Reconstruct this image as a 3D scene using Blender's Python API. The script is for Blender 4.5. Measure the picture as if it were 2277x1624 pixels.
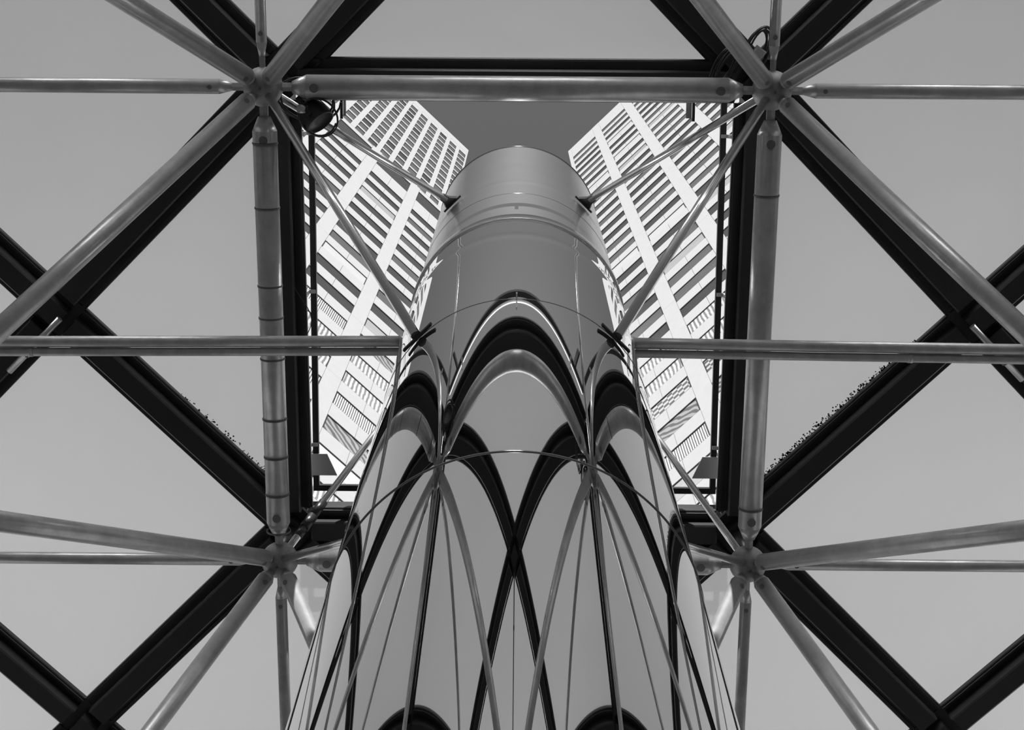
import bpy, math, random
from mathutils import Vector, Matrix

random.seed(7)
for o in list(bpy.data.objects):
    bpy.data.objects.remove(o, do_unlink=True)
SC = bpy.context.scene
COL = SC.collection
PI = math.pi

# ------------------------------------------------------------------ measures (metres)
CAMZ = 1.6                       # eye height above the paving
H = 9.174                        # height of the tube grid above the eye
ZC = CAMZ + H                    # grid chord level
XC, YC = -0.013, 2.323           # centre of the roof opening in plan
S = 3.0                          # bay of the grid
h = S / 2
ZL = ZC - 0.32 * H               # level of the lower joints
R_COL = 0.668                    # radius of the polished stack
COLX, COLY = -0.003, 2.323
ZG = ZC + 0.065 * H              # underside of the roof beam flanges

# ------------------------------------------------------------------ camera
cam = bpy.data.cameras.new('camera')
camo = bpy.data.objects.new('camera', cam)
COL.objects.link(camo)
th, roll, yaw = 0.2674, 0.0207, 0.0130
F = Vector((0, math.sin(th), math.cos(th)))
U = Vector((0, -math.cos(th), math.sin(th)))
R = Vector((1, 0, 0))
R2 = math.cos(roll) * R + math.sin(roll) * U
U2 = -math.sin(roll) * R + math.cos(roll) * U
M = Matrix.Rotation(yaw, 3, 'Z')
F, R2, U2 = M @ F, M @ R2, M @ U2
m = Matrix((R2, U2, -F)).transposed().to_4x4()
m.translation = Vector((0, 0, CAMZ))
camo.matrix_world = m
cam.sensor_fit = 'HORIZONTAL'
cam.sensor_width = 36.0
cam.lens = 3418.7 / 2277 * 36.0
cam.clip_start = 0.05
cam.clip_end = 2000
SC.camera = camo

# ------------------------------------------------------------------ world, sun, exposure
SUN_ZEN = math.radians(58)
sun_dir = Vector((0.0, -math.sin(SUN_ZEN), math.cos(SUN_ZEN)))
SUN_E = 6.4
SKY_BASE, SKY_GLOW, SKY_POW = 0.125, 0.55, 5.0
w = bpy.data.worlds.new('sky')
SC.world = w
w.use_nodes = True
nt = w.node_tree
nt.nodes.clear()
N = nt.nodes.new
out = N('ShaderNodeOutputWorld')
bg = N('ShaderNodeBackground')
tc = N('ShaderNodeTexCoord')
dot = N('ShaderNodeVectorMath'); dot.operation = 'DOT_PRODUCT'
dot.inputs[1].default_value = sun_dir
nt.links.new(tc.outputs['Generated'], dot.inputs[0])
mx = N('ShaderNodeMath'); mx.operation = 'MAXIMUM'; mx.inputs[1].default_value = 0.0
nt.links.new(dot.outputs['Value'], mx.inputs[0])
pw = N('ShaderNodeMath'); pw.operation = 'POWER'; pw.inputs[1].default_value = SKY_POW
nt.links.new(mx.outputs[0], pw.inputs[0])
sep = N('ShaderNodeSeparateXYZ'); nt.links.new(tc.outputs['Generated'], sep.inputs[0])
hz = N('ShaderNodeMapRange')                       # paler sky towards the horizon all round
hz.inputs['From Min'].default_value = 0.75; hz.inputs['From Max'].default_value = 0.0
hz.inputs['To Min'].default_value = 0.0; hz.inputs['To Max'].default_value = 0.03
nt.links.new(sep.outputs['Z'], hz.inputs['Value'])
ma = N('ShaderNodeMath'); ma.operation = 'MULTIPLY_ADD'
ma.inputs[1].default_value = SKY_GLOW; ma.inputs[2].default_value = SKY_BASE
nt.links.new(pw.outputs[0], ma.inputs[0])
ad = N('ShaderNodeMath'); ad.operation = 'ADD'
nt.links.new(ma.outputs[0], ad.inputs[0]); nt.links.new(hz.outputs['Result'], ad.inputs[1])
nt.links.new(ad.outputs[0], bg.inputs['Color'])
bg.inputs['Strength'].default_value = 1.0
nt.links.new(bg.outputs[0], out.inputs[0])

sl = bpy.data.lights.new('sun', 'SUN')
sl.energy = SUN_E
sl.angle = math.radians(0.53)
so = bpy.data.objects.new('sun', sl)
COL.objects.link(so)
so.rotation_euler = sun_dir.to_track_quat('Z', 'Y').to_euler()
so.location = (0, -30, 40)

SC.view_settings.view_transform = 'Standard'
SC.view_settings.look = 'None'
SC.view_settings.gamma = 1.0
SC.view_settings.exposure = 0.0
SC.view_settings.use_curve_mapping = False

# ------------------------------------------------------------------ materials
def mat(name, col, rough=0.5, metal=0.0, noise=0.0, nscale=8.0, bump=0.0, bscale=40.0, stretch=None, spec=None):
    mt = bpy.data.materials.new(name); mt.use_nodes = True
    t = mt.node_tree; b = t.nodes['Principled BSDF']
    b.inputs['Base Color'].default_value = (col, col, col, 1)
    b.inputs['Roughness'].default_value = rough
    b.inputs['Metallic'].default_value = metal
    if spec is not None:
        b.inputs['Specular IOR Level'].default_value = spec
    if noise or bump:
        co = t.nodes.new('ShaderNodeTexCoord')
        mp = t.nodes.new('ShaderNodeMapping')
        if stretch: mp.inputs['Scale'].default_value = stretch
        t.links.new(co.outputs['Object'], mp.inputs[0])
    if noise:
        n = t.nodes.new('ShaderNodeTexNoise'); n.inputs['Scale'].default_value = nscale
        n.inputs['Detail'].default_value = 6.0; n.inputs['Roughness'].default_value = 0.65
        t.links.new(mp.outputs[0], n.inputs['Vector'])
        mr = t.nodes.new('ShaderNodeMapRange')
        mr.inputs['From Min'].default_value = 0.3; mr.inputs['From Max'].default_value = 0.7
        mr.inputs['To Min'].default_value = col * (1 - noise); mr.inputs['To Max'].default_value = min(1, col * (1 + noise))
        t.links.new(n.outputs['Fac'], mr.inputs['Value'])
        t.links.new(mr.outputs['Result'], b.inputs['Base Color'])
    if bump:
        n2 = t.nodes.new('ShaderNodeTexNoise'); n2.inputs['Scale'].default_value = bscale
        t.links.new(mp.outputs[0], n2.inputs['Vector'])
        bp = t.nodes.new('ShaderNodeBump'); bp.inputs['Strength'].default_value = bump
        bp.inputs['Distance'].default_value = 0.01
        t.links.new(n2.outputs['Fac'], bp.inputs['Height'])
        t.links.new(bp.outputs[0], b.inputs['Normal'])
    return mt

def panel_mat():
    """Frosted underside of a laminated glass pane, softly uneven and a little dirty."""
    mt = bpy.data.materials.new('frosted_glass'); mt.use_nodes = True
    t = mt.node_tree; t.nodes.clear()
    o = t.nodes.new('ShaderNodeOutputMaterial')
    tr = t.nodes.new('ShaderNodeBsdfTranslucent'); df = t.nodes.new('ShaderNodeBsdfDiffuse')
    co = t.nodes.new('ShaderNodeTexCoord')
    n = t.nodes.new('ShaderNodeTexNoise'); n.inputs['Scale'].default_value = 0.8; n.inputs['Detail'].default_value = 3
    t.links.new(co.outputs['Object'], n.inputs['Vector'])
    mr = t.nodes.new('ShaderNodeMapRange'); mr.inputs['From Min'].default_value = .3; mr.inputs['From Max'].default_value = .7
    mr.inputs['To Min'].default_value = PANEL_T * 0.93; mr.inputs['To Max'].default_value = PANEL_T * 1.07
    t.links.new(n.outputs['Fac'], mr.inputs['Value'])
    t.links.new(mr.outputs['Result'], tr.inputs['Color'])
    df.inputs['Color'].default_value = (.30, .30, .30, 1)
    # hazy forward scatter: part of the sunlight keeps its direction
    rf = t.nodes.new('ShaderNodeBsdfRefraction'); rf.inputs['Roughness'].default_value = .9
    rf.inputs['IOR'].default_value = 1.6; rf.inputs['Color'].default_value = (PANEL_F, PANEL_F, PANEL_F, 1)
    m1 = t.nodes.new('ShaderNodeAddShader'); m2 = t.nodes.new('ShaderNodeAddShader')
    t.links.new(tr.outputs[0], m1.inputs[0]); t.links.new(df.outputs[0], m1.inputs[1])
    t.links.new(m1.outputs[0], m2.inputs[0]); t.links.new(rf.outputs[0], m2.inputs[1])
    t.links.new(m2.outputs[0], o.inputs[0])
    return mt

def clear_mat():
    mt = bpy.data.materials.new('clear_glass'); mt.use_nodes = True
    t = mt.node_tree; t.nodes.clear()
    o = t.nodes.new('ShaderNodeOutputMaterial')
    a = t.nodes.new('ShaderNodeBsdfTransparent'); a.inputs[0].default_value = (.95, .95, .95, 1)
    g = t.nodes.new('ShaderNodeBsdfGlossy'); g.inputs['Roughness'].default_value = .05
    mi = t.nodes.new('ShaderNodeMixShader'); mi.inputs[0].default_value = .06
    t.links.new(a.outputs[0], mi.inputs[1]); t.links.new(g.outputs[0], mi.inputs[2])
    t.links.new(mi.outputs[0], o.inputs[0])
    return mt

def window_mat(name, kind, dark=.06, light=.5):
    """Glass with what hangs behind it: plain, striped curtains, checks, zigzag folds."""
    mt = bpy.data.materials.new(name); mt.use_nodes = True
    t = mt.node_tree; b = t.nodes['Principled BSDF']
    b.inputs['Roughness'].default_value = .25
    b.inputs['Specular IOR Level'].default_value = .35
    co = t.nodes.new('ShaderNodeTexCoord')
    mp = t.nodes.new('ShaderNodeMapping'); t.links.new(co.outputs['Object'], mp.inputs[0])
    ramp = t.nodes.new('ShaderNodeValToRGB')
    ramp.color_ramp.elements[0].color = (dark, dark, dark, 1)
    ramp.color_ramp.elements[1].color = (light, light, light, 1)
    if kind == 'stripe':
        tx = t.nodes.new('ShaderNodeTexWave'); tx.inputs['Scale'].default_value = 2.6
        tx.inputs['Distortion'].default_value = .5
        ramp.color_ramp.elements[0].position = .25; ramp.color_ramp.elements[1].position = .55
        t.links.new(mp.outputs[0], tx.inputs['Vector']); f = tx.outputs['Fac']
    elif kind == 'fold':
        tx = t.nodes.new('ShaderNodeTexWave'); tx.inputs['Scale'].default_value = 1.3
        tx.inputs['Distortion'].default_value = 2.2; tx.inputs['Detail'].default_value = 3
        ramp.color_ramp.elements[0].position = .2; ramp.color_ramp.elements[1].position = .7
        t.links.new(mp.outputs[0], tx.inputs['Vector']); f = tx.outputs['Fac']
    elif kind == 'check':
        tx = t.nodes.new('ShaderNodeTexChecker'); tx.inputs['Scale'].default_value = 3.2
        mp.inputs['Location'].default_value = (.1, .13, .11)
        t.links.new(mp.outputs[0], tx.inputs['Vector']); f = tx.outputs['Fac']
    elif kind == 'zig':
        tx = t.nodes.new('ShaderNodeTexWave'); tx.bands_direction = 'DIAGONAL'; tx.inputs['Scale'].default_value = 1.0
        tx.inputs['Distortion'].default_value = 4; tx.inputs['Detail'].default_value = 1
        ramp.color_ramp.elements[0].position = .35; ramp.color_ramp.elements[1].position = .65
        t.links.new(mp.outputs[0], tx.inputs['Vector']); f = tx.outputs['Fac']
    else:
        tx = t.nodes.new('ShaderNodeTexNoise'); tx.inputs['Scale'].default_value = 1.2
        mp.inputs['Scale'].default_value = (.5, 1, 2.5)
        t.links.new(mp.outputs[0], tx.inputs['Vector']); f = tx.outputs['Fac']
    t.links.new(f, ramp.inputs[0]); t.links.new(ramp.outputs[0], b.inputs['Base Color'])
    return mt

PANEL_T, PANEL_F = 0.08, 0.60
GALV = mat('galvanised_steel', .44, .33, .45, .18, 9.0, .06, 60.0)
GALV2 = mat('galvanised_joint', .26, .5, .4, .3, 20.0, .1, 80.0)
BLACK = mat('black_paint', .012, .38, 0, .2, 6.0)
BLACKM = mat('black_matt', .012, .6, 0)
PIPE = mat('grey_pipe', .40, .38, .3, .2, 12.0)
MIRROR = mat('polished_steel', .86, .012, 1.0, 0, 8, .012, 3.5, (1, 1, .4))
SATIN = mat('satin_steel', .76, .21, 1.0, .04, 3.0)
RINGM = mat('ring_steel', .22, .12, 1.0)
RODM = mat('polished_rod', .72, .17, .85)
STRIP = mat('white_strip', .85, .5)
CABLE = mat('black_cable', .02, .35, 0)
STRAP = mat('strap', .10, .6)
HOLE = mat('drain_hole', .13, .8)
FROST = panel_mat()
CLEAR = clear_mat()
LAMPG = mat('lamp_metal', .5, .3, .8)
PLATE = mat('light_plate', .42, .6, 0, .1)
CONC = mat('white_concrete', .51, .8, 0, .04, 1.5)
CONCD = mat('shaded_core', .25, .9)
FRAME = mat('window_frame', .03, .5)
WIN = {
    'dark': window_mat('dark_glass', 'plain', .045, .08),
    'mid': window_mat('grey_blind', 'plain', .10, .17),
    'pale': window_mat('pale_blind', 'plain', .38, .55),
    'white': window_mat('white_blind', 'plain', .62, .8),
    'stripe': window_mat('pleated_curtain', 'stripe', .12, .75),
    'fold': window_mat('folded_curtain', 'fold', .25, .75),
    'check': window_mat('checked_curtain', 'check', .12, .6),
    'zig': window_mat('gathered_curtain', 'zig', .12, .4),
}
GROUND = mat('paving', .045, .9, 0, .15, .7)

# ------------------------------------------------------------------ mesh helpers
class MB:
    def __init__(s): s.v = []; s.f = []; s.sm = []; s.mi = []
    def face(s, idx, smooth=False, mi=0): s.f.append(tuple(idx)); s.sm.append(smooth); s.mi.append(mi)
    def box(s, x0, x1, y0, y1, z0, z1, mi=0, ch=0.0):
        b = len(s.v)
        if ch <= 0:
            for z in (z0, z1):
                for x, y in ((x0, y0), (x1, y0), (x1, y1), (x0, y1)): s.v.append((x, y, z))
            for q in ((0, 3, 2, 1), (4, 5, 6, 7), (0, 1, 5, 4), (1, 2, 6, 5), (2, 3, 7, 6), (3, 0, 4, 7)):
                s.face([b + i for i in q], mi=mi)
        else:      # box with chamfered lower edge
            for z, c in ((z0, ch), (z0 + ch, 0), (z1, 0)):
                for x, y in ((x0 + c, y0 + c), (x1 - c, y0 + c), (x1 - c, y1 - c), (x0 + c, y1 - c)): s.v.append((x, y, z))
            s.face([b, b + 3, b + 2, b + 1], mi=mi)
            for k in (0, 4):
                for i in range(4):
                    j = (i + 1) % 4
                    s.face([b + k + i, b + k + j, b + k + 4 + j, b + k + 4 + i], mi=mi)
            s.face([b + 8, b + 9, b + 10, b + 11], mi=mi)
        return s
    def lathe(s, prof, n=24, smooth=True, cx=0, cy=0, caps=True, mi=0):
        """prof: list of (radius, z) along local z; doubled radii give sharp edges."""
        b = len(s.v)
        for r, z in prof:
            for i in range(n):
                a = 2 * PI * i / n
                s.v.append((cx + r * math.cos(a), cy + r * math.sin(a), z))
        for k in range(len(prof) - 1):
            if prof[k] == prof[k + 1]: continue          # doubled ring: a sharp edge, no face
            for i in range(n):
                j = (i + 1) % n
                s.face([b + k * n + i, b + k * n + j, b + (k + 1) * n + j, b + (k + 1) * n + i], smooth, mi)
        if caps:
            if prof[0][0] > 1e-6: s.face([b + i for i in reversed(range(n))], mi=mi)
            if prof[-1][0] > 1e-6: s.face([b + (len(prof) - 1) * n + i for i in range(n)], mi=mi)
        return s
    def tube(s, pts, r, n=8, mi=0, closed=False):
        pts = [Vector(p) for p in pts]
        b = len(s.v); up = None
        for k, p in enumerate(pts):
            d = (pts[min(k + 1, len(pts) - 1)] - pts[max(k - 1, 0)]).normalized()
            if up is None:
                up = d.orthogonal().normalized()
            up = (up - d * up.dot(d)).normalized()
            sd = d.cross(up)
            for i in range(n):
                a = 2 * PI * i / n
                q = p + (up * math.cos(a) + sd * math.sin(a)) * r
                s.v.append(tuple(q))
        for k in range(len(pts) - 1):
            for i in range(n):
                j = (i + 1) % n
                s.face([b + k * n + i, b + k * n + j, b + (k + 1) * n + j, b + (k + 1) * n + i], True, mi)
        s.face([b + i for i in reversed(range(n))]); s.face([b + (len(pts) - 1) * n + i for i in range(n)])
        return s
    def prism(s, poly, z0, z1, mi_b=0, mi_t=0, mi_s=0):
        b = len(s.v); n = len(poly)
        for z in (z0, z1):
            for x, y in poly: s.v.append((x, y, z))
        s.face([b + i for i in reversed(range(n))], mi=mi_b)
        s.face([b + n + i for i in range(n)], mi=mi_t)
        for i in range(n):
            j = (i + 1) % n
            s.face([b + i, b + j, b + n + j, b + n + i], mi=mi_s)
        return s
    def mesh(s, name, *mats):
        me = bpy.data.meshes.new(name)
        me.from_pydata(s.v, [], s.f)
        for mm in mats: me.materials.append(mm)
        me.polygons.foreach_set('use_smooth', s.sm)
        me.polygons.foreach_set('material_index', s.mi)
        me.update()
        return me

def put(name, me, parent=None, loc=None, rot=None):
    o = bpy.data.objects.new(name, me)
    COL.objects.link(o)
    if parent: o.parent = parent
    if loc is not None: o.location = loc
    if rot is not None: o.rotation_euler = rot
    return o

def tag(o, label=None, cat=None, group=None, kind=None):
    if label: o['label'] = label
    if cat: o['category'] = cat
    if group: o['group'] = group
    if kind or cat: o['kind'] = kind or 'thing'
    return o

def empty(name, loc, label, cat, group=None):
    o = bpy.data.objects.new(name, None)
    o.empty_display_size = .1
    COL.objects.link(o)
    o.location = loc
    return tag(o, label, cat, group, 'thing')

def align(a, b):
    """Rotation taking local z along a->b and local x as nearly down as it can."""
    d = (Vector(b) - Vector(a)).normalized()
    dn = Vector((0, 0, -1))
    x = dn - d * dn.dot(d)
    if x.length < 1e-4: x = Vector((1, 0, 0))
    x.normalize()
    y = d.cross(x)
    return Matrix((x, y, d)).transposed().to_euler()

# ------------------------------------------------------------------ ground
g = MB().box(-90, 90, -90, 90, -.3, 0).mesh('ground', GROUND)
tag(put('ground', g), 'grey paving under the roof', kind='structure')

# ------------------------------------------------------------------ towers
def gather(zs_top, height): return [(z - height, z) for z in zs_top]

def tower(name, label, loc, az, bays, rows, s0, s1, zroof, depth, upper=None, zsplit=None, wseed=1, styles=None):
    """Facade plane is local y = 0; local x runs along the facade, y away from the square."""
    rnd = random.Random(wseed)
    t = empty(name, loc, label, 'building')
    t.rotation_euler = (0, 0, math.radians(az))
    b = MB().box(s0 + .02, s1 - .02, .45, depth, -CAMZ - loc[2] + CAMZ, zroof - .05)
    put('core', b.mesh('core', CONC), t)
    cache = {}
    def piece(nm, wd, ht, dp, mts, ins=.012):
        key = (nm, round(wd, 3), round(ht, 3), round(dp, 3), mts[0].name)
        if key not in cache:
            if nm == 'window':
                mb = MB()
                fw = .05
                mb.box(-wd / 2, wd / 2, .0, .06, 0, fw, 0); mb.box(-wd / 2, wd / 2, .0, .06, ht - fw, ht, 0)
                mb.box(-wd / 2, -wd / 2 + fw, .0, .06, fw, ht - fw, 0); mb.box(wd / 2 - fw, wd / 2, .0, .06, fw, ht - fw, 0)
                cache[key] = mb.mesh(nm, FRAME)
            elif nm == 'pane':
                cache[key] = MB().box(-wd / 2 + .05, wd / 2 - .05, .035, .05, .05, ht - .05).mesh(nm, *mts)
            else:
                cache[key] = MB().box(-wd / 2 + ins, wd / 2 - ins, 0, dp, ins, ht - ins).mesh(nm, *mts)
        return cache[key]
    zsp = zsplit or zroof
    top_row = max(r[1] for r in rows)
    zlow = min(r[0] for r in rows)
    # piers between the bays, in lifts of three floors
    edges = sorted(bays)
    gaps = [(s0, edges[0][0])] + [(edges[i][1], edges[i + 1][0]) for i in range(len(edges) - 1)] + [(edges[-1][1], s1)]
    zt = zsp
    for a, c in gaps:
        z = zlow - 3.67
        while z < zt - .1:
            z2 = min(z + 11.0, zt)
            if zt - z2 < 4: z2 = zt
            put('pier', piece('pier', c - a, z2 - z, .46, [CONC], .008), t, ((a + c) / 2, 0, z))
            z = z2
    # spandrels and windows
    rows_s = sorted(rows)
    for a, c in bays:
        prev = zlow - 3.67
        for (w0, w1) in rows_s:
            wd = (c - a) / 2
            for k in (0, 1):
                put('spandrel_panel', piece('spandrel_panel', wd, w0 - prev, .40, [CONC]), t, (a + wd * (k + .5), .008, prev))
            st = styles(rnd, (a + c) / 2, w1)
            wi = put('window', piece('window', c - a, w1 - w0, .1, [FRAME]), t, ((a + c) / 2, .02, w0))
            put('pane', piece('pane', c - a, w1 - w0, .1, [WIN[st]]), wi)
            prev = w1
        put('parapet', piece('parapet', c - a, zsp - prev, .42, [CONC]), t, ((a + c) / 2, .008, prev))
    if upper:
        cols, urows, us0, us1 = upper
        cols = sorted(cols)
        gaps = [(us0, cols[0][0])] + [(cols[i][1], cols[i + 1][0]) for i in range(len(cols) - 1)] + [(cols[-1][1], us1)]
        for a, c in gaps:
            put('pier', piece('pier', c - a, zroof - 3.0 - zsp, .46, [CONC], .004), t, ((a + c) / 2, 0, zsp))
        put('roof_band', MB().box(us0, us1, 0, .46, zroof - 3.0, zroof).mesh('roof_band', CONC), t)
        for a, c in cols:
            prev = zsp
            for (w0, w1) in sorted(urows):
                put('spandrel_panel', piece('spandrel_panel', c - a, w0 - prev, .40, [CONC], .004), t, ((a + c) / 2, .008, prev))
                st = 'dark' if rnd.random() < .16 else 'mid'
                wi = put('window', piece('window', c - a, w1 - w0, .1, [FRAME]), t, ((a + c) / 2, .02, w0))
                put('pane', piece('pane', c - a, w1 - w0, .1, [WIN[st]]), wi)
                prev = w1
            put('parapet', piece('parapet', c - a, zroof - 3.0 - prev, .42, [CONC]), t, ((a + c) / 2, .008, prev))
    return t

def style_right(r, s, z):
    if z > 160: return 'mid'
    if z < 79:                                   # curtains of many kinds on the lowest floors in view
        k = round((70.3 - z) / 3.62)
        if s < -3 or s < 1:
            return {-2: 'fold', -1: 'fold', 0: 'check', 1: 'zig', 2: 'stripe', 3: 'pale', 4: 'fold', 5: 'white', 6: 'zig'}.get(k, r.choice(['fold', 'pale', 'white']))
        return r.choice(['mid', 'zig', 'fold', 'pale'])
    x = r.random()
    return 'white' if x < .03 else 'pale' if x < .08 else 'mid' if x < .36 else 'dark'

def style_left(r, s, z):
    if z > 125: return 'dark'
    if z < 77:
        k = round((68.9 - z) / 3.67)
        return {-2: 'fold', -1: 'fold', 0: 'stripe', 1: 'zig', 2: 'white', 3: 'fold', 4: 'zig'}.get(k, r.choice(['fold', 'pale', 'zig']))
    if z < 82: return 'stripe' if s < 3 else 'zig'
    x = r.random()
    return 'white' if x < .05 else 'pale' if x < .09 else 'mid' if x < .36 else 'dark'

rows_r = [(121 + 3.62 * k - 1.9, 121 + 3.62 * k) for k in range(-24, 13)]
tower('office_tower', 'sunlit white tower right of the stack with wide strip windows up to its roof',
      (11.1154, 16.735, CAMZ), -44.3, [(-7.45, -4.25), (-3.3, 0.0), (1.0, 4.3), (5.25, 8.55)],
      rows_r, -7.9, 12.5, 171.6, 15, wseed=5, styles=style_right)
rows_l = [(113 + 3.67 * k - 1.9, 113 + 3.67 * k) for k in range(-22, 3)] + [(124.6, 128.9)]
ucent = [-7.6, -6.2, -4.15, -2.68, -1.22, .2, 1.64, 3.08, 4.5, 5.93, 7.32]
ucols = [(c - .47, c + .47) for c in ucent]
urows = [(170 - 3.13 * k - 2.45, 170 - 3.13 * k) for k in range(0, 13)]
tower('apartment_tower', 'sunlit white tower left of the stack with small stacked windows near its roof',
      (-11.5771, 17.2218, CAMZ), 43.2, [(-9.0, -5.4), (-4.5, -1.0), (0.0, 3.4), (4.35, 7.6)],
      rows_l, -12.5, 8.0, 175.3, 15, upper=(ucols, urows, -12.5, 8.0), zsplit=130.4, wseed=11, styles=style_left)

# ------------------------------------------------------------------ polished stack
col = empty('exhaust_stack', (COLX, COLY, 0), 'tall mirror polished round steel stack rising through the roof opening', 'chimney')
zt = lambda q: CAMZ + q * H
def shell(z0, z1, r, me_name, mt, n=512):
    return MB().lathe([(r - .02, z0), (r, z0), (r, z0), (r, z1), (r, z1), (r - .02, z1)], n, True, caps=False).mesh(me_name, mt)
put('lower_shaft', shell(0, zt(.5375), R_COL, 'lower_shaft', MIRROR), col)
put('middle_shaft', shell(zt(.5385), zt(.7905), R_COL, 'middle_shaft', MIRROR), col)
def bead(zc, amp, wid, z): return amp * math.exp(-((z - zc) / wid) ** 2)
def rolled(z0, z1, r0, r1, beads, n=512, k=40):
    zs = sorted(set([z0 + (z1 - z0) * i / k for i in range(k + 1)] + [zc + wd * (j / 6) for zc, am, wd in beads for j in range(-15, 16) if z0 < zc + wd * (j / 6) < z1]))
    return MB().lathe([(r0 + (r1 - r0) * (z - z0) / (z1 - z0) + sum(bead(zc, am, wd, z) for zc, am, wd in beads), z) for z in zs], n, True, caps=False)
put('upper_shaft', rolled(zt(.7912), zt(1.0298), R_COL, R_COL + .005, [(zt(.974), .0028, .09)]).mesh('upper_shaft', MIRROR), col)
c = put('cap_section', rolled(zt(1.0477), zt(1.423), R_COL, R_COL, [(zt(1.205), .0026, .08)]).mesh('cap_section', SATIN), col)
c['label'] = 'satin upper section of the stack'
put('ring_band', MB().lathe([(R_COL - .02, zt(1.0298)), (R_COL + .014, zt(1.0298)), (R_COL + .016, zt(1.032)), (R_COL + .016, zt(1.045)), (R_COL + .008, zt(1.0477)), (R_COL - .02, zt(1.0477))], 256, True, caps=False).mesh('ring_band', SATIN), col)
for q, pr in ((.538, .004), (.7908, .002), (1.1467, .0015)):
    r = R_COL
    put('seam_ring', MB().lathe([(r - .01, zt(q) - .004), (r + pr * .5, zt(q) - .004), (r + pr, zt(q) - .001), (r + pr, zt(q) + .001), (r + pr * .5, zt(q) + .004), (r - .01, zt(q) + .004)], 256, True, caps=False).mesh('seam_ring', RINGM), col)
rr = R_COL
put('rim', MB().lathe([(rr - .03, zt(1.423) - .02), (rr + .004, zt(1.423) - .02), (rr + .006, zt(1.423)), (rr, zt(1.423) + .012), (rr - .03, zt(1.423) + .012)], 160, True, caps=False).mesh('rim', RINGM), col)
put('inner_liner', MB().lathe([(rr - .03, 0), (rr - .03, zt(1.423) + .01)], 64, True, caps=False).mesh('inner_liner', BLACKM), col)

# ------------------------------------------------------------------ grid of tubes and ball joints
def nxy(i, j): return (XC + (i + .5) * S, YC + (j + .5) * S)       # upper joint
def cxy(i, j): return (XC + i * S, YC + j * S)                      # lower joint / roof crossing
RB = .118
ball_me = MB().lathe([(RB * math.sin(PI * k / 16) if 0 < k < 16 else 0, -RB * math.cos(PI * k / 16)) for k in range(17)], 32, True, caps=False).mesh('ball', GALV2)
plug_me = MB().lathe([(.001, -RB - .001), (.009, -RB - .001), (.009, -RB + .01)], 12, True, caps=False).mesh('plug', HOLE)
post_me = MB().lathe([(.05, RB * .8), (.05, ZG - ZC + .005)], 16, True).mesh('post', BLACK)

UPPER = {(-1, -1): 'steel ball joint at the upper left corner of the roof opening',
         (0, -1): 'steel ball joint at the upper right corner of the roof opening, cables coiled beside it',
         (-1, 0): 'steel ball joint at the lower left corner of the roof opening',
         (0, 0): 'steel ball joint at the lower right corner of the roof opening'}
OUT_J = 'steel ball joint of the roof grid beyond the picture edge'
for i in range(-2, 2):
    for j in range(-2, 2):
        x, y = nxy(i, j)
        lab = UPPER.get((i, j))
        e = empty('ball_joint', (x, y, ZC), lab or OUT_J, 'joint', 'ball joints of the roof grid')
        put('ball', ball_me, e)
        put('plug', plug_me, e)
        if (i, j) in UPPER: put('post', post_me, e)
LOW = [(i, j) for i in (-1, 0, 1) for j in (-1, 0, 1) if (i, j) != (0, 0)] + [(0, -2)]
for i, j in LOW:
    x, y = cxy(i, j)
    e = empty('ball_joint', (x, y, ZL), 'lower steel ball joint of the roof grid beyond the picture edge', 'joint', 'lower ball joints outside the view')
    put('ball', ball_me, e)

strut_cache = {}
def strut(a, b, r, label, group, blunt=False, name='tube_strut', straps=None, m=GALV):
    a, b = Vector(a), Vector(b)
    L = (b - a).length
    e = empty(name, a, label, 'tube', group)
    e.rotation_euler = align(a, b)
    key = (round(L, 3), r, blunt)
    if key not in strut_cache:
        s1 = RB + (.02 if blunt else .055)
        cl = .035 if blunt else .085
        rs = min(.028, r * .6); rc = r * (.72 if blunt else .5)
        tube = MB().lathe([(r, s1 + cl), (r, L - s1 - cl)], 28, True).mesh('tube', m)
        cone = MB().lathe([(rc, s1), (r, s1 + cl)], 28, True).mesh('end_cone', m)
        cone2 = MB().lathe([(r, L - s1 - cl), (rc, L - s1)], 28, True).mesh('end_cone', m)
        slv = MB().lathe([(rs, RB - .01), (rs, s1 + .005)], 6, False).mesh('bolt_sleeve', GALV2)
        slv2 = MB().lathe([(rs, L - s1 - .005), (rs, L - RB + .01)], 6, False).mesh('bolt_sleeve', GALV2)
        hr = .027 if r > .07 else .017 if r > .045 else .014
        def hole(z):
            mb = MB(); n = 14; bb = len(mb.v)
            # shallow patch that follows the tube skin, facing down (local +x)
            mb.v.append((r + .0012, 0, z))
            for k in range(n):
                a_ = 2 * PI * k / n
                yy = hr * math.cos(a_); zz = z + hr * math.sin(a_)
                mb.v.append((math.sqrt(max(0, (r + .0012) ** 2 - yy * yy)), yy, zz))
            for k in range(n): mb.face([0, 1 + k, 1 + (k + 1) % n], True)
            return mb.mesh('drain_hole', HOLE)
        strut_cache[key] = (tube, cone, cone2, slv, slv2, hole(s1 + cl + .05), hole(L - s1 - cl - .05))
    t = strut_cache[key]
    tb = put('tube', t[0], e)
    for nm, me in zip(('end_cone', 'end_cone', 'bolt_sleeve', 'bolt_sleeve'), t[1:5]): put(nm, me, e)
    for me in t[5:]: put('drain_hole', me, tb)
    for z in straps or []:
        sk = (r, 'strap')
        if sk not in strut_cache:
            strut_cache[sk] = MB().lathe([(r, -.006), (r + .004, -.005), (r + .004, .005), (r, .006)], 28, True, caps=False).mesh('strap', STRAP)
        put('strap', strut_cache[sk], tb, (0, 0, z))
    return e

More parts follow.
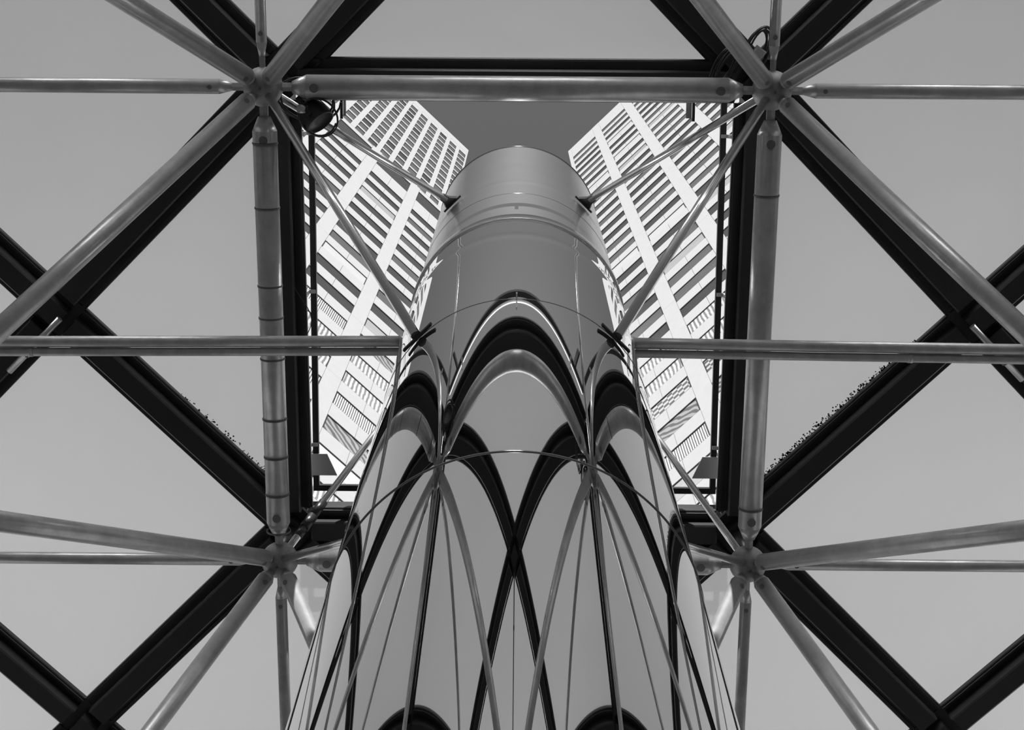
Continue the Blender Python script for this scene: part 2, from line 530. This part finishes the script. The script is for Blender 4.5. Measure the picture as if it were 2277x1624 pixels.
GC = 'tubes around the roof opening'
GT = 'thin grid tubes'
GW = 'sloping tubes of the roof grid'
OUTL = 'galvanised grid tube wholly beyond the picture edge'
P = lambda i, j: (*nxy(i, j), ZC)
RBIG, RX1, RX2, RY = .0735, .044, .038, .036
CH = {((-1, -1), (0, -1)): ('thick galvanised tube along the upper edge of the roof opening', RBIG, None),
      ((-1, 0), (0, 0)): ('thick galvanised tube passing behind the stack at the lower edge of the opening', RBIG, None),
      ((-1, -1), (-1, 0)): ('thick galvanised tube along the left edge of the opening, with several straps', RBIG, [.33, .72, 1.2, 1.4, 1.66, 2.05, 2.3, 2.55, 2.8]),
      ((0, -1), (0, 0)): ('thick galvanised tube along the right edge of the roof opening, two faint straps', RBIG, [.62, 1.52, 2.62]),
      ((-2, -1), (-1, -1)): ('thin level tube from the upper left joint to the left picture edge', RX1, None),
      ((0, -1), (1, -1)): ('thin level tube from the upper right joint to the right picture edge', RX1, None),
      ((-2, 0), (-1, 0)): ('thin level tube from the lower left joint to the left picture edge', RX2, None),
      ((0, 0), (1, 0)): ('thin level tube from the lower right joint to the right picture edge', RX2, None),
      ((-1, -2), (-1, -1)): ('thin tube from the upper left joint straight to the top picture edge', .032, None),
      ((0, -2), (0, -1)): ('thin tube from the upper right joint straight to the top picture edge', .032, None),
      ((-1, 0), (-1, 1)): ('thin tube from the lower left joint straight to the bottom picture edge', .037, None),
      ((0, 0), (0, 1)): ('thin tube from the lower right joint straight to the bottom picture edge', .037, None)}
for i in range(-2, 2):
    for j in range(-2, 2):
        for di, dj in ((1, 0), (0, 1)):
            k = ((i, j), (i + di, j + dj))
            if i + di > 1 or j + dj > 1: continue
            if k in CH:
                lab, r, st = CH[k]
                strut(P(*k[0]), P(*k[1]), r, lab, GC if r == RBIG else GT, straps=st)
            else:
                strut(P(*k[0]), P(*k[1]), .038, OUTL, 'grid tubes outside the view')
WB = {((-1, -1), (-1, 0)): 'sloping tube from the upper left joint down to the left edge, above the pipes',
      ((-1, -1), (-1, -1)): 'sloping tube from the upper left joint to the top left picture corner',
      ((-1, -1), (0, -1)): 'sloping tube from the upper left joint to the top edge, leaning right',
      ((0, -1), (0, -1)): 'sloping tube from the upper right joint to the top edge, leaning left over cables',
      ((0, -1), (1, -1)): 'sloping tube from the upper right joint to the top right picture corner',
      ((0, -1), (1, 0)): 'sloping tube from the upper right joint down to the right picture edge, above the pipes',
      ((-1, 0), (-1, 0)): 'sloping tube rising from the lower left joint to the left picture edge',
      ((-1, 0), (-1, 1)): 'pale sloping tube from the lower left joint to the bottom edge, leaning left',
      ((-1, 0), (0, 1)): 'sunlit sloping tube from the lower left joint to behind the stack',
      ((0, 0), (1, 0)): 'sloping tube rising from the lower right joint to the right picture edge',
      ((0, 0), (1, 1)): 'pale sloping tube from the lower right joint to the bottom edge, leaning right',
      ((0, 0), (0, 1)): 'sunlit sloping tube from the lower right joint to behind the stack'}
for i in range(-2, 2):
    for j in range(-2, 2):
        for ci in (i, i + 1):
            for cj in (j, j + 1):
                if (ci, cj) not in LOW: continue
                lab = WB.get(((i, j), (ci, cj)))
                strut(P(i, j), (*cxy(ci, cj), ZL), .054, lab or OUTL, GW if lab else 'grid tubes outside the view', blunt=True)
for a in LOW:
    for d in ((1, 0), (0, 1)):
        b = (a[0] + d[0], a[1] + d[1])
        if b in LOW:
            strut((*cxy(*a), ZL), (*cxy(*b), ZL), .04, OUTL, 'grid tubes outside the view')

# ------------------------------------------------------------------ black roof beams
FW, FT, RW, RD = .135, .04, .07, .11
def beam_meshes(L):
    fl = MB().box(-FW, FW, 0, L, 0, FT, ch=.006).mesh('flange', BLACK)
    ra = MB().box(-RW, RW, 0, L, -RD, -.001, ch=.010).mesh('rail', BLACK)
    li = MB().box(-FW + .012, -FW + .03, 0, L, -.018, -.001).box(FW - .03, FW - .012, 0, L, -.018, -.001).mesh('lip', BLACK)
    return fl, ra, li
bcache = {}
def beam(a, b, trim0, trim1, label, group, name='roof_beam'):
    a, b = Vector(a), Vector(b)
    d = (b - a).normalized()
    a2, b2 = a + d * trim0, b - d * trim1
    L = (b2 - a2).length
    e = empty(name, (a2.x, a2.y, ZG), label, 'beam', group)
    e.rotation_euler = (0, 0, math.atan2(d.y, d.x) - PI / 2)
    k = round(L, 3)
    if k not in bcache: bcache[k] = beam_meshes(L)
    for nm, me in zip(('flange', 'rail', 'lip'), bcache[k]): put(nm, me, e)
    return e
GB = 'black roof beams'
BL_ = {((-1, -1), (-1, 0)): 'black roof beam behind the long sloping tube left of the opening',
       ((-1, -1), (-1, -1)): 'black roof beam from the upper left corner to the top edge, leaning left',
       ((-1, -1), (0, -1)): 'black roof beam from the upper left corner to the top edge, leaning right',
       ((0, -1), (0, -1)): 'black roof beam from the upper right corner to the top edge, leaning left',
       ((0, -1), (1, -1)): 'black roof beam from the upper right corner to the top edge, leaning right',
       ((0, -1), (1, 0)): 'black roof beam behind the long sloping tube right of the opening',
       ((-1, 0), (-1, 0)): 'black roof beam from the left crossing down to the lower left corner',
       ((-1, 0), (-1, 1)): 'black roof beam from the lower left corner to the bottom left crossing',
       ((-1, 0), (0, 1)): 'black roof beam from the lower left corner passing behind the stack',
       ((0, 0), (1, 0)): 'black roof beam from the right crossing down to the lower right corner',
       ((0, 0), (1, 1)): 'black roof beam from the lower right corner to the bottom right crossing',
       ((0, 0), (0, 1)): 'black roof beam from the lower right corner passing behind the stack',
       ((-2, -1), (-1, 0)): 'black roof beam from the left picture edge down to the left crossing',
       ((-2, 0), (-1, 0)): 'black roof beam from the left crossing down to the left picture edge',
       ((1, -1), (1, 0)): 'black roof beam from the right picture edge down to the right crossing',
       ((1, 0), (1, 0)): 'black roof beam from the right crossing down to the right picture edge',
       ((-2, 0), (-1, 1)): 'black roof beam from the left edge to the bottom left crossing',
       ((1, 0), (1, 1)): 'black roof beam from the right edge to the bottom right crossing'}
OUTB = 'black roof beam beyond the picture edge'
crossings = set()
for i in range(-2, 2):
    for j in range(-2, 2):
        for ci in (i, i + 1):
            for cj in (j, j + 1):
                if (ci, cj) == (0, 0): continue
                lab = BL_.get(((i, j), (ci, cj)))
                beam((*nxy(i, j), 0), (*cxy(ci, cj), 0), FW, FW, lab or OUTB, GB if lab else 'roof beams outside the view')
                crossings.add((ci, cj))
OB = {((-1, -1), (0, -1)): 'black roof beam framing the upper edge of the opening',
      ((-1, 0), (0, 0)): 'black roof beam framing the lower edge of the opening',
      ((-1, -1), (-1, 0)): 'black roof beam framing the left edge of the opening',
      ((0, -1), (0, 0)): 'black roof beam framing the right edge of the opening'}
for (a, b), lab in OB.items():
    beam((*nxy(*a), 0), (*nxy(*b), 0), FW * 1.0, FW * 1.0, lab, GB)
# plates where beams meet
pl_c = MB().prism([(FW * math.cos(a) * 2 ** .5, FW * math.sin(a) * 2 ** .5) for a in (0, PI / 2, PI, 3 * PI / 2)], 0, FT).prism([(RW * math.cos(a) * 2 ** .5, RW * math.sin(a) * 2 ** .5) for a in (0, PI / 2, PI, 3 * PI / 2)], -RD, 0).mesh('junction_plate', BLACK)
XL = {(-1, 0): 'black square plate where roof beams cross at the left', (1, 0): 'black square plate where roof beams cross at the right',
      (-1, 1): 'black square plate at the bottom left beam crossing', (1, 1): 'black square plate at the bottom right beam crossing'}
for c in sorted(crossings):
    x, y = cxy(*c)
    tag(put('junction_plate', pl_c, None, (x, y, ZG)), XL.get(c, 'black square plate at a beam crossing beyond the picture edge'), 'plate',
        'plates at the beam crossings' if c in XL else 'beam plates outside the view')
NL = {(-1, -1): 'black plate over the upper left ball joint', (0, -1): 'black plate over the upper right ball joint',
      (-1, 0): 'black plate over the lower left ball joint', (0, 0): 'black plate over the lower right ball joint'}
for i in range(-2, 2):
    for j in range(-2, 2):
        x, y = nxy(i, j)
        lab = NL.get((i, j))
        tag(put('junction_plate', pl_c, None, (x, y, ZG)), lab or 'black square plate at a beam crossing beyond the picture edge', 'plate',
            'plates over the corner joints' if lab else 'beam plates outside the view')

# ------------------------------------------------------------------ glass panes
def inset(poly, d):
    n = len(poly); res = []
    for k in range(n):
        p0, p1, p2 = Vector(poly[k - 1]), Vector(poly[k]), Vector(poly[(k + 1) % n])
        e1, e2 = (p1 - p0).normalized(), (p2 - p1).normalized()
        n1, n2 = Vector((-e1.y, e1.x)), Vector((-e2.y, e2.x))
        bis = (n1 + n2); bis = bis / bis.dot(n1)
        res.append(tuple(p1 + bis * d))
    return res
PL = {('h', -1, -1): 'frosted glass pane cut by the upper edge of the roof opening',
      ('h', -1, 0): 'frosted glass pane below the opening, mostly behind the stack',
      ('v', -1, -1): 'triangular frosted glass pane left of the roof opening',
      ('v', 0, -1): 'triangular frosted glass pane right of the roof opening',
      ('h', -2, -1): 'frosted glass pane in the upper left of the picture behind a thin level tube',
      ('h', 0, -1): 'frosted glass pane in the upper right of the picture behind a thin level tube',
      ('h', -2, 0): 'frosted glass pane in the lower left of the picture behind two tubes',
      ('h', 0, 0): 'frosted glass pane in the lower right of the picture behind two tubes',
      ('v', -1, -2): 'frosted glass pane showing a small tip at the top above the upper left joint',
      ('v', 0, -2): 'frosted glass pane showing a small tip at the top above the upper right joint',
      ('v', -1, 0): 'frosted glass pane at the bottom edge left of the stack',
      ('v', 0, 0): 'frosted glass pane at the bottom edge right of the stack',
      ('v', -2, -1): 'frosted glass pane showing a sliver at the left edge between two beams',
      ('v', 1, -1): 'frosted glass pane showing a sliver at the right edge between two beams',
      ('v', -2, 0): 'frosted glass pane showing only at the bottom left corner',
      ('v', 1, 0): 'frosted glass pane showing only at the bottom right corner'}
DIRT = mat('dark_grime', .06, .95)
GRIME = {('v', 0, -1): (Vector(cxy(1, 0)).lerp(Vector(nxy(0, 0)), .18), Vector(cxy(1, 0)).lerp(Vector(nxy(0, 0)), .92), 1),
         ('v', -1, -1): (Vector(cxy(-1, 0)).lerp(Vector(nxy(-1, 0)), .45), Vector(cxy(-1, 0)).lerp(Vector(nxy(-1, 0)), .9), -1)}
for i in range(-2, 2):
    for j in range(-2, 2):
        for kd, di, dj in (('h', 1, 0), ('v', 0, 1)):
            if i + di > 1 or j + dj > 1: continue
            A, B = nxy(i, j), nxy(i + di, j + dj)
            if kd == 'h': c1, c2 = (i + 1, j), (i + 1, j + 1)
            else: c1, c2 = (i + 1, j + 1), (i, j + 1)
            poly = [A]
            if c1 != (0, 0): poly.append(cxy(*c1))
            poly.append(B)
            if c2 != (0, 0): poly.append(cxy(*c2))
            poly = inset(poly, .012)
            me = MB().prism(poly, 0, .022, 0, 1, 1).mesh('glass_pane', FROST, CLEAR)
            lab = PL.get((kd, i, j))
            gp = put('glass_pane', me, None, (0, 0, ZG + FT + .001))
            if (kd, i, j) in GRIME:
                (ga, gb, side), rg, mb = GRIME[(kd, i, j)], random.Random(i * 7 + 3), MB()
                ga, gb = Vector(ga), Vector(gb); d_ = (gb - ga).normalized(); n_ = Vector((-d_.y, d_.x)) * side
                for k_ in range(380 if i == 0 else 90):
                    f_ = rg.random(); off = FW + abs(rg.gauss(0, .012)) * (.4 + math.sin(f_ * 3.1))
                    c_ = ga.lerp(gb, f_) + n_ * off; s_ = rg.uniform(.003, .007)
                    mb.prism([(c_.x + s_ * math.cos(q_ + f_ * 9), c_.y + s_ * math.sin(q_ + f_ * 9)) for q_ in (0, 1.2, 2.6, 4.1, 5.2)], -.003, -.0006)
                tag(put('grime', mb.mesh('grime', DIRT), gp), kind='stuff')
            tag(gp, lab or 'frosted glass roof pane beyond the picture edge', 'glass pane',
                'frosted roof panes' if lab else 'roof panes outside the view')

# ------------------------------------------------------------------ upstand and rail frame round the opening
up = empty('roof_upstand', (XC, YC, ZG + FT), 'black upstand board frame standing on the beams round the opening', 'frame')
a0, a1, zu = .1570 * H, .1600 * H, .035 * H - FT
for k in range(4):
    mb = MB()
    mb.box(-a1, a1 - .03, -a1, -a0, .0, zu)
    o = put('board', mb.mesh('board', BLACK), up, None, (0, 0, k * PI / 2))
rf = empty('rail_frame', (XC, YC, CAMZ + 1.130 * H), 'slim black square rail frame held just inside the roof opening', 'frame')
rf.rotation_euler = (-.10, 0, 0)
b0, b1 = .1502 * H, .1546 * H
for k in range(4):
    put('rail', MB().box(-b1, b0, -b1, -b0, 0, .045).mesh('rail', BLACK), rf, None, (0, 0, k * PI / 2))
    if k: continue
    q = put('edge_strip', MB().prism([(-b1, -.06), (-b1, 0), (-b1 - .028, 0)], -b1 + .02, b1 - .02).mesh('edge_strip', STRIP), rf, None, None)  # added strip, sloped to catch the sun and show as a bright line in the stack
    q.matrix_local = Matrix.Rotation(k * PI / 2, 4, 'Z') @ Matrix(((0, 0, 1, 0), (1, 0, 0, 0), (0, 1, 0, 0), (0, 0, 0, 1)))
    q['label'] = 'white edge strip'
dz = (1.118 - 1.098) * H * .9
for k in range(4):
    for s in (-.9, 0, .9):
        put('standoff', MB().box(s * 1.2 - .012, s * 1.2 + .012, -a0 - .01, -b0 - .005, -.03, -.004).box(s * 1.2 - .012, s * 1.2 + .012, -a0 - .002, -a0 + .018, -dz, -.004).mesh('standoff', PLATE), rf, None, (0, 0, k * PI / 2))
for sx in (-1, 1):
    q = put('corner_plate', MB().prism([(sx * (b1 + .04), b0 - .23), (sx * (b0 - .06), b0 - .23), (sx * (b0 - .13), b0 - .075), (sx * (b1 + .06), b0 - .075)][::sx], -.012, -.002).mesh('corner_plate', PLATE), rf)
    q['label'] = 'pale corner plate'
    put('tab', MB().box(sx * 1.19 - .009, sx * 1.19 + .009, -b0, -b0 + .20, -.02, .0).mesh('tab', BLACK), rf)
    q = put('tab_plate', MB().box(sx * 1.19 + (-.05 if sx > 0 else .012), sx * 1.19 + (-.012 if sx > 0 else .03), -b0, -b0 + .18, -.012, -.004).mesh('tab_plate', GALV2), rf)

# ------------------------------------------------------------------ stays from the corner joints to the stack
def ray_at(ang, z, r=R_COL): return Vector((COLX + r * math.cos(ang), COLY + r * math.sin(ang), z))
SL = {(-1, -1): 'upper left', (0, -1): 'upper right', (-1, 0): 'lower left', (0, 0): 'lower right'}
rcache = {}
for (i, j), nm in SL.items():
    n = Vector(P(i, j))
    ang = math.atan2(n.y - COLY, n.x - COLX)
    for q, ud in ((.788, 'down'), (1.222, 'up')):
        base = ray_at(ang, CAMZ + q * H)
        tip = ray_at(ang, CAMZ + q * H, R_COL + .02)
        L = (tip - n).length
        e = empty('stay_rod', n, f'polished steel stay from the {nm} corner joint {ud} to the stack', 'rod', 'polished stays of the stack')
        e.rotation_euler = align(n, tip)
        rr = .026 if ud == 'down' else .024
        put('rod', MB().lathe([(rr, RB - .02), (rr, L - (.005 if ud == 'down' else .11))], 24, True).mesh('rod', RODM), e)
        if (i, j) == (-1, 0) and ud == 'up':
            for z0_, z1_, g_ in ((.22, .30, .006), (.305, .42, .010), (.425, .56, .006)):
                put('coupling', MB().lathe([(rr + g_, z0_), (rr + g_, z1_)], 24, True).mesh('coupling', CABLE), e)
        # foot plate against the stack: built in world directions, then taken into the rod's frame
        mb = MB()
        tg = Vector((-math.sin(ang), math.cos(ang), 0)); rd = Vector((math.cos(ang), math.sin(ang), 0)); zz = Vector((0, 0, 1))
        inv = (Matrix.Translation(n) @ e.rotation_euler.to_matrix().to_4x4()).inverted()
        def wbox(c, hx, hy, hz):
            b = len(mb.v)
            for sz in (-1, 1):
                for sx, sy in ((-1, -1), (1, -1), (1, 1), (-1, 1)):
                    mb.v.append(tuple(inv @ (c + tg * hx * sx + rd * hy * sy + zz * hz * sz)))
            for qd in ((0, 3, 2, 1), (4, 5, 6, 7), (0, 1, 5, 4), (1, 2, 6, 5), (2, 3, 7, 6), (3, 0, 4, 7)): mb.face([b + t_ for t_ in qd])
        wbox(ray_at(ang, CAMZ + q * H, R_COL + .012), .095 if ud == 'down' else .085, .006, .022)
        put('foot_plate', mb.mesh('foot_plate', BLACKM), e)
        if ud == 'down': continue
        mb = MB()
        c0 = ray_at(ang, CAMZ + q * H, R_COL + .018); ax = (n - tip).normalized()
        wd, ln = (.06, .16) if ud == 'up' else (.05, .07)
        b = len(mb.v)
        for hz_ in (-.012, .012):
            for a_, t_ in ((0, -wd), (0, wd), (ln * .55, rr + .006), (ln, rr + .002), (ln, -rr - .002), (ln * .55, -rr - .006)):
                mb.v.append(tuple(inv @ (c0 + ax * a_ + tg * t_ + ax.cross(tg) * hz_)))
        mb.face([b + 5, b + 4, b + 3, b + 2, b + 1, b]); mb.face([b + 6 + t_ for t_ in range(6)])
        for t_ in range(6): mb.face([b + t_, b + (t_ + 1) % 6, b + 6 + (t_ + 1) % 6, b + 6 + t_])
        put('gusset', mb.mesh('gusset', BLACKM), e)

# ------------------------------------------------------------------ level pipes ending at the stack
def pipe(sx, nm):
    z_in, z_out = CAMZ + .981 * H, CAMZ + .967 * H
    a = Vector((COLX + sx * (R_COL + .012), COLY, z_in)); b = Vector((COLX + sx * 4.4, COLY, z_out))
    e = empty('drain_pipe', a, f'grey level drain pipe from the stack to the {nm} picture edge', 'pipe', 'level pipes beside the stack')
    e.rotation_euler = align(a, b); L = (b - a).length
    put('pipe', MB().lathe([(.0345, 0), (.0345, L)], 24, True).mesh('pipe', PIPE), e)
    put('end_collar', MB().lathe([(.040, 0), (.040, .03)], 24, True).mesh('end_collar', PIPE), e)
    off = Vector((0, .063, -.004))
    a, b = a + off + Vector((sx * .02, 0, 0)), b + off
    e = empty('conduit', a, f'thinner grey conduit running along the drain pipe to the {nm} picture edge', 'pipe', 'level conduits beside the stack')
    e.rotation_euler = align(a, b)
    put('pipe', MB().lathe([(.0255, 0), (.0255, L - .02)], 20, True).mesh('pipe', PIPE), e)
    zc = 2.24 if sx < 0 else 1.68
    put('coupling', MB().lathe([(.029, zc - .03), (.029, zc + .0)], 20, True).mesh('coupling', PIPE), e)
pipe(-1, 'left'); pipe(1, 'right')
# short stub conduits under the beam crossings at either side
for sx, nm in ((-1, 'left'), (1, 'right')):
    x0, y0 = XC + sx * (S - .08), YC - .05
    d = Vector((sx * .707, .707, -.02))
    a = Vector((x0 + sx * .02, y0 + .08, ZG - RD - .03))
    e = empty('stub_conduit', a, f'short pale conduit under the beam crossing near the {nm} edge', 'pipe', 'stub conduits')
    b = a + d * .5
    e.rotation_euler = align(a, b)
    put('pipe', MB().lathe([(.022, .0), (.022, .5)], 16, True).mesh('pipe', LAMPG), e)
    put('saddle', MB().lathe([(.03, .3), (.03, .34)], 16, True).mesh('saddle', BLACK), e)

# ------------------------------------------------------------------ cables and the lamp
def coil(c, u, v, ru, rv, turns, wob, seed, n=26):
    r = random.Random(seed); pts = []
    c, u, v = Vector(c), Vector(u).normalized(), Vector(v).normalized()
    nrm = u.cross(v)
    ph = [r.uniform(0, 6) for _ in range(4)]
    for k in range(int(turns * n) + 1):
        t = 2 * PI * k / n
        f = 1 + wob * math.sin(t * .37 + ph[0]) + wob * .6 * math.sin(t * 1.13 + ph[1])
        pts.append(c + u * math.cos(t) * ru * f + v * math.sin(t) * rv * f + nrm * (.03 * math.sin(t * .29 + ph[2])))
    return pts

tl, tr = Vector(P(-1, -1)), Vector(P(0, -1))
lamp = empty('spotlight', tl + Vector((.30, .17, .02)), 'round black spotlight with a bright can beside the upper left joint', 'lamp')
Mz = Vector((.55, .62, -.4))
lamp.rotation_euler = Mz.to_track_quat('Z', 'X').to_euler()
put('housing', MB().lathe([(.02, -.10), (.06, -.085), (.085, -.03), (.09, .04), (.095, .055), (.085, .058), (.08, .045), (.02, .04)], 28, True).mesh('housing', BLACKM), lamp)
q = put('can', MB().lathe([(.026, .0), (.026, .10)], 20, True).mesh('can', LAMPG), lamp, (-.11, -.03, -.05), (0, PI / 2.4, .5))
q['label'] = 'bright metal can'
put('bracket', MB().box(-.1, .1, -.012, .012, -.12, -.10).box(-.1, -.085, -.012, .012, -.11, .02).box(.085, .1, -.012, .012, -.11, .02).mesh('bracket', BLACKM), lamp)
mb = MB()
mb.tube(coil(tl + Vector((.26, .08, .05)), (1, .1, 0), (0, 1, .2), .17, .13, 2.2, .12, 3), .007, 6)
cb = tag(put('lamp_cable', mb.mesh('lamp_cable', CABLE)), 'black cable looped round the spotlight by the upper left joint', 'cable')
mb = MB()
mb.tube(coil(tl + Vector((.33, .17, -.02)), (1, .3, 0), (-.2, 1, .2), .12, .12, 1.6, .1, 5), .006, 6)
tag(put('lamp_cable', mb.mesh('lamp_cable', CABLE)), 'thin black cable loop hanging over the spotlight', 'cable')
# coil over the right end of the upper tube
mb = MB()
mb.tube(coil(tr + Vector((-.26, -.13, .08)), (.5, -.85, .0), (.6, .35, .7), .13, .085, 6.2, .10, 8), .006, 6)
tag(put('cable_coil', mb.mesh('cable_coil', CABLE)), 'coil of black cable wrapped round the right end of the upper tube', 'cable')
mb = MB()
mb.tube(coil(tr + Vector((-.085, -.235, .10)), (.35, -.9, .1), (.85, .35, .3), .125, .065, 6.3, .12, 9), .006, 6)
tag(put('cable_coil', mb.mesh('cable_coil', CABLE)), 'coil of black cable bunched above the upper right joint', 'cable')
bx = empty('junction_box', tr + Vector((-.085, -.20, .07)), 'small pale junction box among the cables above the upper right joint', 'box')
bx.rotation_euler = (0, 0, .6)
put('body', MB().box(-.03, .03, -.045, .045, -.03, .03, ch=.006).mesh('body', PLATE), bx)
put('lid', MB().box(-.033, .033, -.048, .048, .031, .039).mesh('lid', GALV2), bx)
put('gland', MB().lathe([(.012, 0), (.012, .03)], 12, True).mesh('gland', BLACKM), bx, (0, .045, 0), (-PI / 2, 0, 0))
# thin wire loop lying against the left frame beam
mb = MB()
w0 = Vector((XC - h + .06, YC + .02, ZG - RD - .003))
mb.tube([w0 + Vector((.16 * math.sin(t) ** 2 * .8, -.28 + .56 * t / PI, -.05 * math.sin(t))) for t in [PI * k / 14 for k in range(15)]], .003, 5)
tag(put('loose_wire', mb.mesh('loose_wire', CABLE)), 'thin loose wire bowing against the left frame beam above the pipes', 'cable')

# thin conduit under the roof crossing above the upper edge; its image is the fine dark line low on the stack
a_, b_ = Vector((*cxy(0, -1), ZG - RD - .02)), Vector((*cxy(0, -2), ZG - RD - .02))
e = empty('roof_conduit', a_, 'thin black conduit under the roof, reflected as a fine line low on the stack', 'pipe')
e.rotation_euler = align(a_, b_); L_ = (b_ - a_).length
put('pipe', MB().lathe([(.013, .1), (.013, L_ - .1)], 12, True).mesh('pipe', CABLE), e)
for z_ in (.5, 1.4, 2.3):
    put('clip', MB().lathe([(.018, z_), (.018, z_ + .03)], 12, True).mesh('clip', BLACKM), e)
